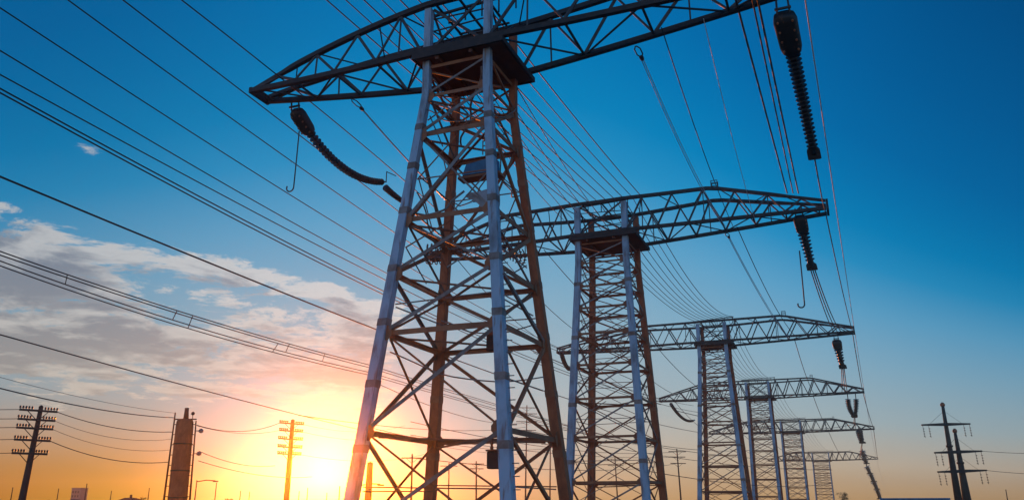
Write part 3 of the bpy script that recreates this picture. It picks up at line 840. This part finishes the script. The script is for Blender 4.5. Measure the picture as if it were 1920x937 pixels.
# ------------------------------------------------------------------ utility poles
def wood_pole(label, px, ytop, ybot_x, d, arms, rtop=.13, rbot=.2, az=13, mat=None, name='utility_pole', group='wooden utility poles', ins=True, lean=0):
    """vertical pole whose top shows at (px, ytop); arms: list of (py, half length)"""
    top = at_y(px, ytop, d); H = top.z
    bx = at_y(ybot_x, 936, d).x
    slope = (bx - top.x) / (H - CZ)
    base = Vector((top.x + slope * H, d, 0))
    root = thing(name, label, 'utility pole', base, 0, group)
    ax = Vector((top.x - base.x, 0, H))
    g = G(); g.tube([ax * t for t in (0, .3, .6, .85, 1)], [rbot, lerp(rbot, rtop, .35), lerp(rbot, rtop, .6), lerp(rbot, rtop, .85), rtop], 12); obj('pole', g, mat or M_WOOD, root)
    g = G(); g.lathe(ax, ax, [(-.02, rtop * 1.1), (.08, rtop * .9), (.16, rtop * .3)], 10); obj('pole_cap', g, mat or M_WOOD, root)
    dv = Vector((math.sin(R(az + 90)), math.cos(R(az + 90)), 0))      # arms run across
    dv = Vector((math.cos(R(az)), math.sin(R(az)), 0)) if False else dv
    ends = []
    for py, hl in arms:
        z = at_y(px, py, d).z; c = ax * (z / H)
        g = G(); off = Vector((0, -rtop - .08, 0))
        g.bar(c - dv * hl + off, c + dv * hl + off, .13, .15); am = obj('crossarm', g, mat or M_WOOD, root)
        if ins:
            n = 5
            for k in list(range(n)) :
                for sg in (-1, 1):
                    q = c + off + dv * sg * hl * (.35 + .62 * k / (n - 1)); s = min(1.4, d / 60)
                    g = G(); g.lathe(q + Vector((0, 0, .07)), (0, 0, 1), [(0, .03 * s), (.06, .03 * s), (.08, .08 * s), (.13, .08 * s), (.15, .05 * s), (.19, .075 * s), (.23, .03 * s)], 8); obj('pin_insulator', g, M_INS, am)
        for sg in (-1, 1):
            g = G(); g.bar(c + off + dv * sg * hl * .55 - Vector((0, .04, .05)), c - Vector((0, rtop + .02, .75)), .04, .05); obj('arm_brace', g, M_ARM, root)
        ends.append((base + c + off - dv * hl * .97, base + c + off + dv * hl * .97))
    return root, ends

D1 = 62.0
_, E1 = wood_pole('dark wooden pole with five crossarms at the far left edge', 77, 763, 41, D1, [(770, 1.27), (787, 1.25), (803, 1.22), (825, 1.2), (850, 1.17)], .15, .29, -42)
D2 = 95.0
_, E2 = wood_pole('wooden pole with five crossarms glowing orange beside the sun glow', 549, 788, 537, D2, [(794, 1.55), (808, 1.5), (823, 1.55), (838, 1.55), (851, 1.5)], .23, .38, -46)

# chimney-like column with ladder frames
def column():
    d = 72.0
    b = at_y(333, 936, d); t = at_y(347.5, 785, d)
    H = t.z
    sl = (t.x - b.x) / (t.z - CZ)
    base = Vector((t.x - sl * H, d, 0))
    r = thing('chimney_stack', 'thick dark rounded stack with ladder frames on both sides, between the two wooden poles', 'chimney', base)
    ax = lambda z: Vector((sl * z, 0, z))
    R0 = .78
    g = G(); rings = []
    for z, rr in ((0, R0 * 1.02), (3, R0), (6, R0 * .97), (H - .6, R0 * .93), (H - .2, R0 * .88), (H - .03, R0 * .74), (H, R0 * .6)):
        rings.append([ax(z) + Vector((rr * math.cos(th), rr * math.sin(th), 0)) * (1 if k % 4 < 2 else .965) for k, th in enumerate([2 * math.pi * k / 28 for k in range(28)])])
    g.ring_loft(rings, True, False); obj('body', g, M_RUST_GLOW, r)
    for z in (2.2, 4.4, 6.6):
        g = G(); g.ring_loft([[ax(z + h) + Vector(((R0 + .02) * math.cos(th), (R0 + .02) * math.sin(th), 0)) for th in [2 * math.pi * k / 28 for k in range(28)]] for h in (0, .12)], False, True); obj('band', g, M_ARM, r)
    g = G(); g.tube([ax(H - .1) + Vector((.05, 0, 0)), ax(H + .55) + Vector((.05, 0, 0)), ax(H + .95) + Vector((.05, 0, 0))], [.24, .18, .17], 14); obj('vent_pipe', g, M_PLATE, r)
    g = G(); g.lathe(ax(H + .45) + Vector((.62, 0, 0)), (0, 0, 1), [(-.12, .05), (-.05, .15), (.08, .16), (.18, .05)], 10); g.bar(ax(H - .3) + Vector((.62, 0, 0)), ax(H + .35) + Vector((.62, 0, 0)), .05, .05); obj('lamp', g, M_ARM, r)
    for sg, zt, x0, x1 in ((-1, H + .55, -1.05, -.88), (1, H - .15, 1.08, .98)):
        g = G(); g.tube([Vector((x0 * 1.02 - .1 * (sg < 0), -.1, 0)) + ax(0), ax(zt) + Vector((x1, -.1, 0))], [.1, .06], 8); po = obj('ladder_post', g, M_ARM, r)
        k = 0
        z = 1.5
        while z < zt - .3:
            g = G(); f = z / zt; g.bar(ax(z) + Vector((lerp(x0, x1, f), -.1, 0)), ax(z) + Vector((sg * R0 * .9, -.1, .02)), .06, .06); obj('ladder_rung', g, M_ARM, po); z += .85
    g = G(); g.bar(ax(H - .02) + Vector((-.95, -.1, 0)), ax(H - .02) + Vector((1.0, -.1, 0)), .09, .1); obj('head_frame', g, M_ARM, r)
    for z in (H - 1.0, H - 2.9):
        g = G(); g.lathe(ax(z) + Vector((1.45, 0, 0)), (0, 0, 1), [(-.18, .05), (-.1, .2), (.05, .22), (.15, .12), (.2, .03)], 10); g.bar(ax(z) + Vector((.95, 0, 0)), ax(z) + Vector((1.35, 0, 0)), .06, .06); obj('side_insulator', g, M_BARGREY, r)
    return base, H, ax
CB, CH, CAX = column()

# small lines between poles and stack
GS = 'small lines between the wooden poles'
def low(label, p, q, sag, r=.022): wire(label, [span(p, q, sag, 12)], r, None, GS, 'overhead_wire')
nm5 = ('top', 'second', 'third', 'fourth', 'lowest')
for k in range(5):
    off = E1[k][0]
    low('line leaving the %s crossarm of the far left pole toward the picture edge' % nm5[k], off, off + Vector((-26, -9, .6)), .5, .025)
for k, (zz, s) in enumerate(((CH - 1.1, .45), (CH - 3.6, .6))):
    low('%s line from the far left pole to the rounded stack' % ('upper', 'lower')[k], E1[(0, 3)[k]][1], CB + CAX(zz) + Vector((-.95, -.1, 0)), s, .03)
low('faint line from the second crossarm of the far left pole to the rounded stack', E1[1][1], CB + CAX(CH - 1.7) + Vector((-.95, -.1, 0)), .6, .016)
low('faint line from the third crossarm of the far left pole to the rounded stack', E1[2][1], CB + CAX(CH - 2.6) + Vector((-.95, -.1, 0)), .6, .016)
low('long line from the left picture edge down to the top of the rounded stack', at_y(-60, 712, 40), CB + CAX(CH + .1) + Vector((-.95, -.1, 0)), .35, .035)
low('faint line above the long one toward the rounded stack', at_y(-60, 690, 44), CB + CAX(CH + .5) + Vector((-.9, -.1, 0)), .3, .014)
low('upper line from the rounded stack to the orange pole', CB + CAX(CH - .5) + Vector((1, -.1, 0)), E2[0][0], .75, .03)
low('second line from the rounded stack to the orange pole', CB + CAX(CH - .55) + Vector((1, .2, 0)), E2[1][0], .5, .02)
low('third line from the rounded stack passing the orange pole\'s lower arms', CB + CAX(CH - 2.7) + Vector((1.45, 0, 0)), E2[4][0] - Vector((.2, 0, 1.3)), .5, .026)
low('lowest line from the rounded stack past the orange pole', CB + CAX(CH - 3.5) + Vector((1.45, 0, 0)), at_y(585, 893, 99), .55, .026)
for k in range(3):
    low('%s line from the orange pole toward the near pylon' % ('top', 'second', 'lowest')[k], E2[(0, 1, 4)[k]][1], at_y(760 + 20 * k, (797, 815, 850)[k], 130), .9, .018)

# ------------------------------------------------------------------ tall poles on the right
def mast(label, pxt, pyt, pxb, d, rt, rb, arms, group='tall masts on the right'):
    top = at_y(pxt, pyt, d); b = at_y(pxb, 936, d)
    H = top.z; sl = (top.x - b.x) / (top.z - b.z)
    base = Vector((top.x - sl * H, d, 0))
    r = thing('steel_mast', label, 'power mast', base, 0, group)
    ax = lambda z: Vector((sl * z, 0, z))
    g = G(); g.tube([ax(0), ax(H * .4), ax(H * .8), ax(H)], [rb, lerp(rb, rt, .4), lerp(rb, rt, .8), rt], 14); obj('shaft', g, M_WOOD, r)
    g = G(); g.lathe(ax(H - .1), (0, 0, 1), [(-.2, rt * 1.5), (0, rt * 1.7), (.15, rt * 1.5), (.35, rt * .6)], 10); obj('mast_cap', g, M_RUST_GLOW, r)
    for z in (H * .62,):
        g = G(); g.lathe(ax(z), (0, 0, 1), [(-.12, lerp(rb, rt, .62) + .12), (.12, lerp(rb, rt, .62) + .12)], 12); obj('collar', g, M_ARM, r)
    for py, xl, xr, py2 in arms:
        A, B = at_y(xl, py, d - .6), at_y(xr, py2, d - .6)
        g = G(); n = 8; rings = []
        for k in range(n + 1):
            f = k / n; p = A.lerp(B, f) - base; h = .10 + .12 * (1 - abs(2 * f - 1))
            rings.append([p + Vector((0, yy * .12, zz * h)) for yy, zz in ((-1, -1), (1, -1), (1, 1), (-1, 1))])
        g.ring_loft(rings); am = obj('crossarm', g, M_ARM, r)
        for f in (0.02, .14, .86, .98):
            p = A.lerp(B, f) - base
            g = G(); g.tube([p, p + Vector((.05, 0, -.9)), p + Vector((.12, 0, -1.8))], .03, 5)
            for q in (.55, .9, 1.25, 1.6): g.lathe(p + Vector((.07, 0, -q)), (0, 0, 1), [(-.05, .05), (0, .15), (.05, .05)], 8)
            obj('hanging_insulator', g, M_ARMBAR, am)
        m = A.lerp(B, .5) - base
        for f in (.15, .85):
            g = G(); p = A.lerp(B, f) - base; g.tube([p, Vector((m.x, m.y, m.z + 1.9))], .018, 4); obj('stay_wire', g, M_WIRE, am)
    return r
mast('taller dark mast with a wide top crossarm at the right', 1767, 757, 1797, 120, .20, .56, [(796, 1728, 1819, 794)])
mast('shorter dark mast just right of the taller one, with two lower crossarms', 1790, 806, 1813, 116, .18, .64, [(848, 1752, 1841, 845), (884, 1758, 1850, 881)])
for k, (y0, y1) in enumerate(((845, 846), (881, 886))):
    low('%s line leaving the right masts toward the right picture edge' % ('upper', 'lower')[k], at_y(1841 + 8 * k, y0, 115.4), at_y(1990, y1 + 3, 116), .15, .03)

# ------------------------------------------------------------------ distant poles behind the pylons
DP = [(988, 760, 985, 190, [(764, 2.0), (775, 2.4), (790, 2.4), (806, 2.2)], 'thin pole with four arms behind the near pylon, between its grey and right rusty legs'),
      (773, 852, 771, 120, [(858, 1.5)], 'short pole with one arm low behind the near pylon\'s rear rusty leg'),
      (694, 868, 690, 85, [], 'stout bare post just right of the near pylon\'s left leg'),
      (1269, 842, 1277, 170, [(846, 1.8), (856, 1.6), (868, 1.6)], 'thin pole with three short arms between the second and third pylons'),
      (893, 865, 893, 160, [(869, 1.5), (878, 1.4)], 'thin pole left of the near pylon\'s middle grey leg, low on the horizon'),
      (1032, 815, 1031, 200, [(820, 2.2), (832, 2.2)], 'thin pole behind the near pylon\'s right rusty leg'),
      (842, 868, 841, 180, [(873, 1.8)], 'thin pole right of the near pylon\'s rear leg, low on the horizon'),
      (1153, 855, 1158, 210, [(860, 2.0), (872, 2.0)], 'thin pole seen between the second pylon\'s legs')]
PT = []
for (px, yt, xb, d, arms, lab) in DP:
    r, ends = wood_pole(lab, px, yt, xb, d, arms, .11 if arms else .3, .19 if arms else .42, -8, None, 'utility_pole', 'distant poles behind the pylons', False)
    PT.append(ends)
# lines strung between the distant poles
GD = 'faint lines between distant poles'
def far_line(label, pts, d0, d1, r, sag=.6):
    p, q = at_y(*pts[0], d0), at_y(*pts[1], d1)
    wire(label, [span(p, q, sag, 12)], r, None, GD, 'overhead_wire')
FL = [((560, 778), (985, 800), 'highest faint line crossing behind the near pylon'), ((690, 800), (1040, 838), 'faint line from the left leg down past the right leg of the near pylon'),
      ((770, 790), (1270, 846), 'faint line running to the thin pole between the second and third pylons, highest'), ((770, 815), (1270, 856), 'faint line to the pole between second and third pylons, middle'),
      ((775, 858), (1270, 868), 'faint line to the pole between second and third pylons, lowest'), ((985, 776), (1420, 842), 'faint line from the four-armed pole passing behind the third pylon, upper'),
      ((985, 790), (1500, 862), 'faint line from the four-armed pole passing behind the third pylon, lower'), ((985, 806), (1560, 880), 'faint line from the lowest arm of the four-armed pole to the far pylons'),
      ((700, 715), (985, 792), 'faint line behind the upper clear panel of the near pylon'), ((960, 640), (1300, 760), 'faint line sloping between the near pylon\'s right leg and the third pylon'),
      ((1000, 660), (1330, 775), 'faint line just under the sloping one right of the near pylon'), ((1270, 770), (1600, 795), 'faint line right of the third pylon below its arm'),
      ((1200, 880), (1560, 905), 'faint lowest line between the second and the farthest pylon')]
for k, (a, b, lab) in enumerate(FL): far_line(lab, (a, b), 95 + 8 * (k % 4), 185 + 6 * (k % 5), .045, 1.2 + .3 * (k % 3))

# ------------------------------------------------------------------ skyline
def tiny_pole(label, px, yt, d, arm=0.0):
    top = at_y(px, yt, d)
    r = thing('street_lamp' if arm else 'distant_pole', label, 'street lamp' if arm else 'pole', (top.x, d, 0), 0, 'small poles on the horizon')
    g = G(); g.tube([(0, 0, 0), (0, 0, top.z)], [.12, .07], 8); obj('post', g, M_WOOD, r)
    g = G(); g.lathe((0, 0, top.z), (0, 0, 1), [(-.02, .09), (.05, .1), (.12, .04)], 8); obj('post_cap', g, M_WOOD, r)
    if arm:
        g = G(); g.tube([(0, 0, top.z - .1), (arm * .5, 0, top.z + .12), (arm, 0, top.z + .05)], .07, 6); obj('lamp_arm', g, M_WOOD, r)
        g = G(); g.box((arm - .3, -.15, top.z - .12), (arm + .4, .15, top.z + .045), .03); obj('lamp_head', g, M_ARM, r)
for px, yt, d, arm, lab in ((24, 914, 150, 0, 'short thin pole at the left picture edge on the horizon'), (110, 916, 160, 0, 'thin pole between the far left wooden pole and the pale tower block'),
                            (163, 907, 150, 0, 'thin leaning-looking pole right of the pale tower block'), (209, 920, 170, 0, 'small pole left of the dark roof on the horizon'),
                            (280, 915, 150, 0, 'thin pole right of the dark roof, before the stack'), (369, 901, 120, 2.6, 'lamp post with long arm just right of the rounded stack'),
                            (406, 905, 150, 0, 'taller pole in the yellow glow right of the stack lamp'), (451, 920, 160, 0, 'short pole in the yellow glow, middle of three'), (468, 922, 170, 0, 'short pole left of the orange wooden pole'),
                            (561, 921, 160, 0, 'small pole just right of the orange wooden pole'), (577, 915, 150, 0, 'second small pole right of the orange wooden pole'), (613, 924, 160, 0, 'faint small pole before the near pylon\'s left leg'),
                            (637, 912, 120, 0, 'pole touching the near pylon\'s left leg'), (674, 908, 90, 2.2, 'lamp post inside the near pylon\'s left opening'), (1886, 918, 150, 0, 'lone pole near the right picture edge')):
    tiny_pole(lab, px, yt, d, arm)

def tower_block():
    d = 420
    a, b = at_y(135, 915, d), at_y(152, 915, d); H = a.z; w = b.x - a.x
    r = thing('tower_block', 'pale grey tower block far off on the left horizon', 'building', (a.x, d, 0))
    g = G(); g.box((0, 0, 0), (w, 7, H)); obj('wall', g, M_WALL, r)
    g = G(); g.box((-.15, -.15, H + .003), (w + .15, 7.15, H + .35)); obj('roof', g, M_WALL, r)
    for k in range(4):
        for j in range(3):
            g = G(); x0 = .4 + j * (w - .6) / 3; z0 = 1.2 + k * (H - 1.4) / 4; g.box((x0, -.06, z0), (x0 + .8, -.003, z0 + 1.1)); obj('window', g, M_GLASS, r)
tower_block()
def house(label, x0, x1, yt, d, chim=True):
    a, b = at_y(x0, yt, d), at_y(x1, yt, d); w = b.x - a.x; H = a.z
    r = thing('house', label, 'house', (a.x, d, 0), 0, 'low houses on the horizon')
    e = H * .72
    g = G(); g.box((0.1 * w, 0, 0), (.9 * w, 7, e)); obj('wall', g, M_WALL, r)
    g = G(); g.ring_loft([[(0, -.5, e + .003), (w, -.5, e + .003), (w, 7.5, e + .003), (0, 7.5, e + .003)], [(w * .3, 2.5, H), (w * .7, 2.5, H), (w * .7, 4.5, H), (w * .3, 4.5, H)]]); rf = obj('roof', g, M_ROOF, r)
    if chim:
        g = G(); g.box((w * .48, 3.2, H - .3), (w * .54, 3.9, H + .6)); obj('chimney', g, M_ROOF, rf)
    g = G(); g.box((.25 * w, -.05, .9), (.38 * w, -.003, 1.9)); obj('window', g, M_GLASS, r)
    g = G(); g.box((.6 * w, -.05, 0.02), (.68 * w, -.003, 2.0)); obj('door', g, M_RUST_GLOW, r)
house('dark roofed house low on the horizon left of the rounded stack', 213, 247, 932, 170)
house('small roof on the horizon right of the far left pole', 118, 132, 935, 170, False)
def booth():
    d = 58
    a, b = at_y(1651, 933, d), at_y(1780, 931.5, d); H = a.z
    an = R(27); k = b.x / b.y; w = (k * a.y - a.x) / (math.cos(an) + k * math.sin(an))
    r = thing('site_container', 'blue container roof edge at the bottom right below the masts', 'container', (a.x, d, 0), -an)
    g = G(); n = 24; rings = []
    for z in (.15, H - .12):
        ring = []
        for k in range(n + 1): ring.append((w * k / n, (0 if k % 2 else .05), z))
        ring += [(w, 2.4, z), (0, 2.4, z)]; rings.append(ring)
    g.ring_loft(rings); obj('body', g, M_BLUE, r)
    g = G(); g.box((-.05, -.06, H - .117), (w + .05, 2.45, H)); obj('roof', g, M_BLUE, r)
    for x in (0.0, w * .27, w * .73, w - .12):
        g = G(); g.box((x, -.07, .0), (x + .12, -.004, H - .12)); obj('corner_post', g, M_BLUE, r)
booth()
def bush(label, px, d, H, seed, group=None):
    c = at_y(px, 925, d)
    r = thing('tree', label, 'tree', (c.x, d, 0), 0, group)
    rnd = random.Random(seed); f = H / 6
    g = G(); g.tube([(0, 0, 0), (.1 * f, 0, 1.5 * f), (-.1 * f, .1 * f, 3.0 * f), (.2 * f, 0, 5.2 * f)], [.28 * f, .2 * f, .14 * f, .05 * f], 8)
    for k in range(7):
        z = (1.4 + k * .5) * f; an = k * 2.4
        g.tube([(0, 0, z), (math.cos(an) * .8 * f, math.sin(an) * .8 * f, z + .6 * f), (math.cos(an) * 1.7 * f, math.sin(an) * 1.7 * f, z + 1.0 * f)], [.09 * f, .06 * f, .02 * f], 5)
    obj('trunk', g, M_BARK, r)
    g = G()
    for _ in range(26):
        cc = Vector((rnd.gauss(0, 1.1), rnd.gauss(0, 1.1), 3.4 + rnd.uniform(-1.6, 2.6))) * f; sp = rnd.uniform(.35, .75) * f
        for _ in range(45):
            p = cc + Vector((rnd.gauss(0, sp * .6), rnd.gauss(0, sp * .6), rnd.gauss(0, sp * .45)))
            a = Vector((rnd.uniform(-1, 1), rnd.uniform(-1, 1), rnd.uniform(-1, 1))).normalized() * .16 * f; b = a.orthogonal().normalized() * .09 * f
            k = len(g.v); g.v += [tuple(p - a), tuple(p + b), tuple(p + a), tuple(p - b)]; g.f.append((k, k + 1, k + 2, k + 3)); g.smooth.append(False)
    obj('crown', g, M_LEAF, r)
bush('dark scrubby tree at the foot of the farthest pylon', 1583, 300, 5.6, 5)
bush('small round tree on the horizon just right of the dark roofed house', 266, 175, 3.0, 8)
bush('low dark tree on the horizon left of the pale tower block', 96, 190, 2.6, 11)
bush('low tree on the horizon between the rounded stack and the orange pole', 432, 210, 3.2, 12)
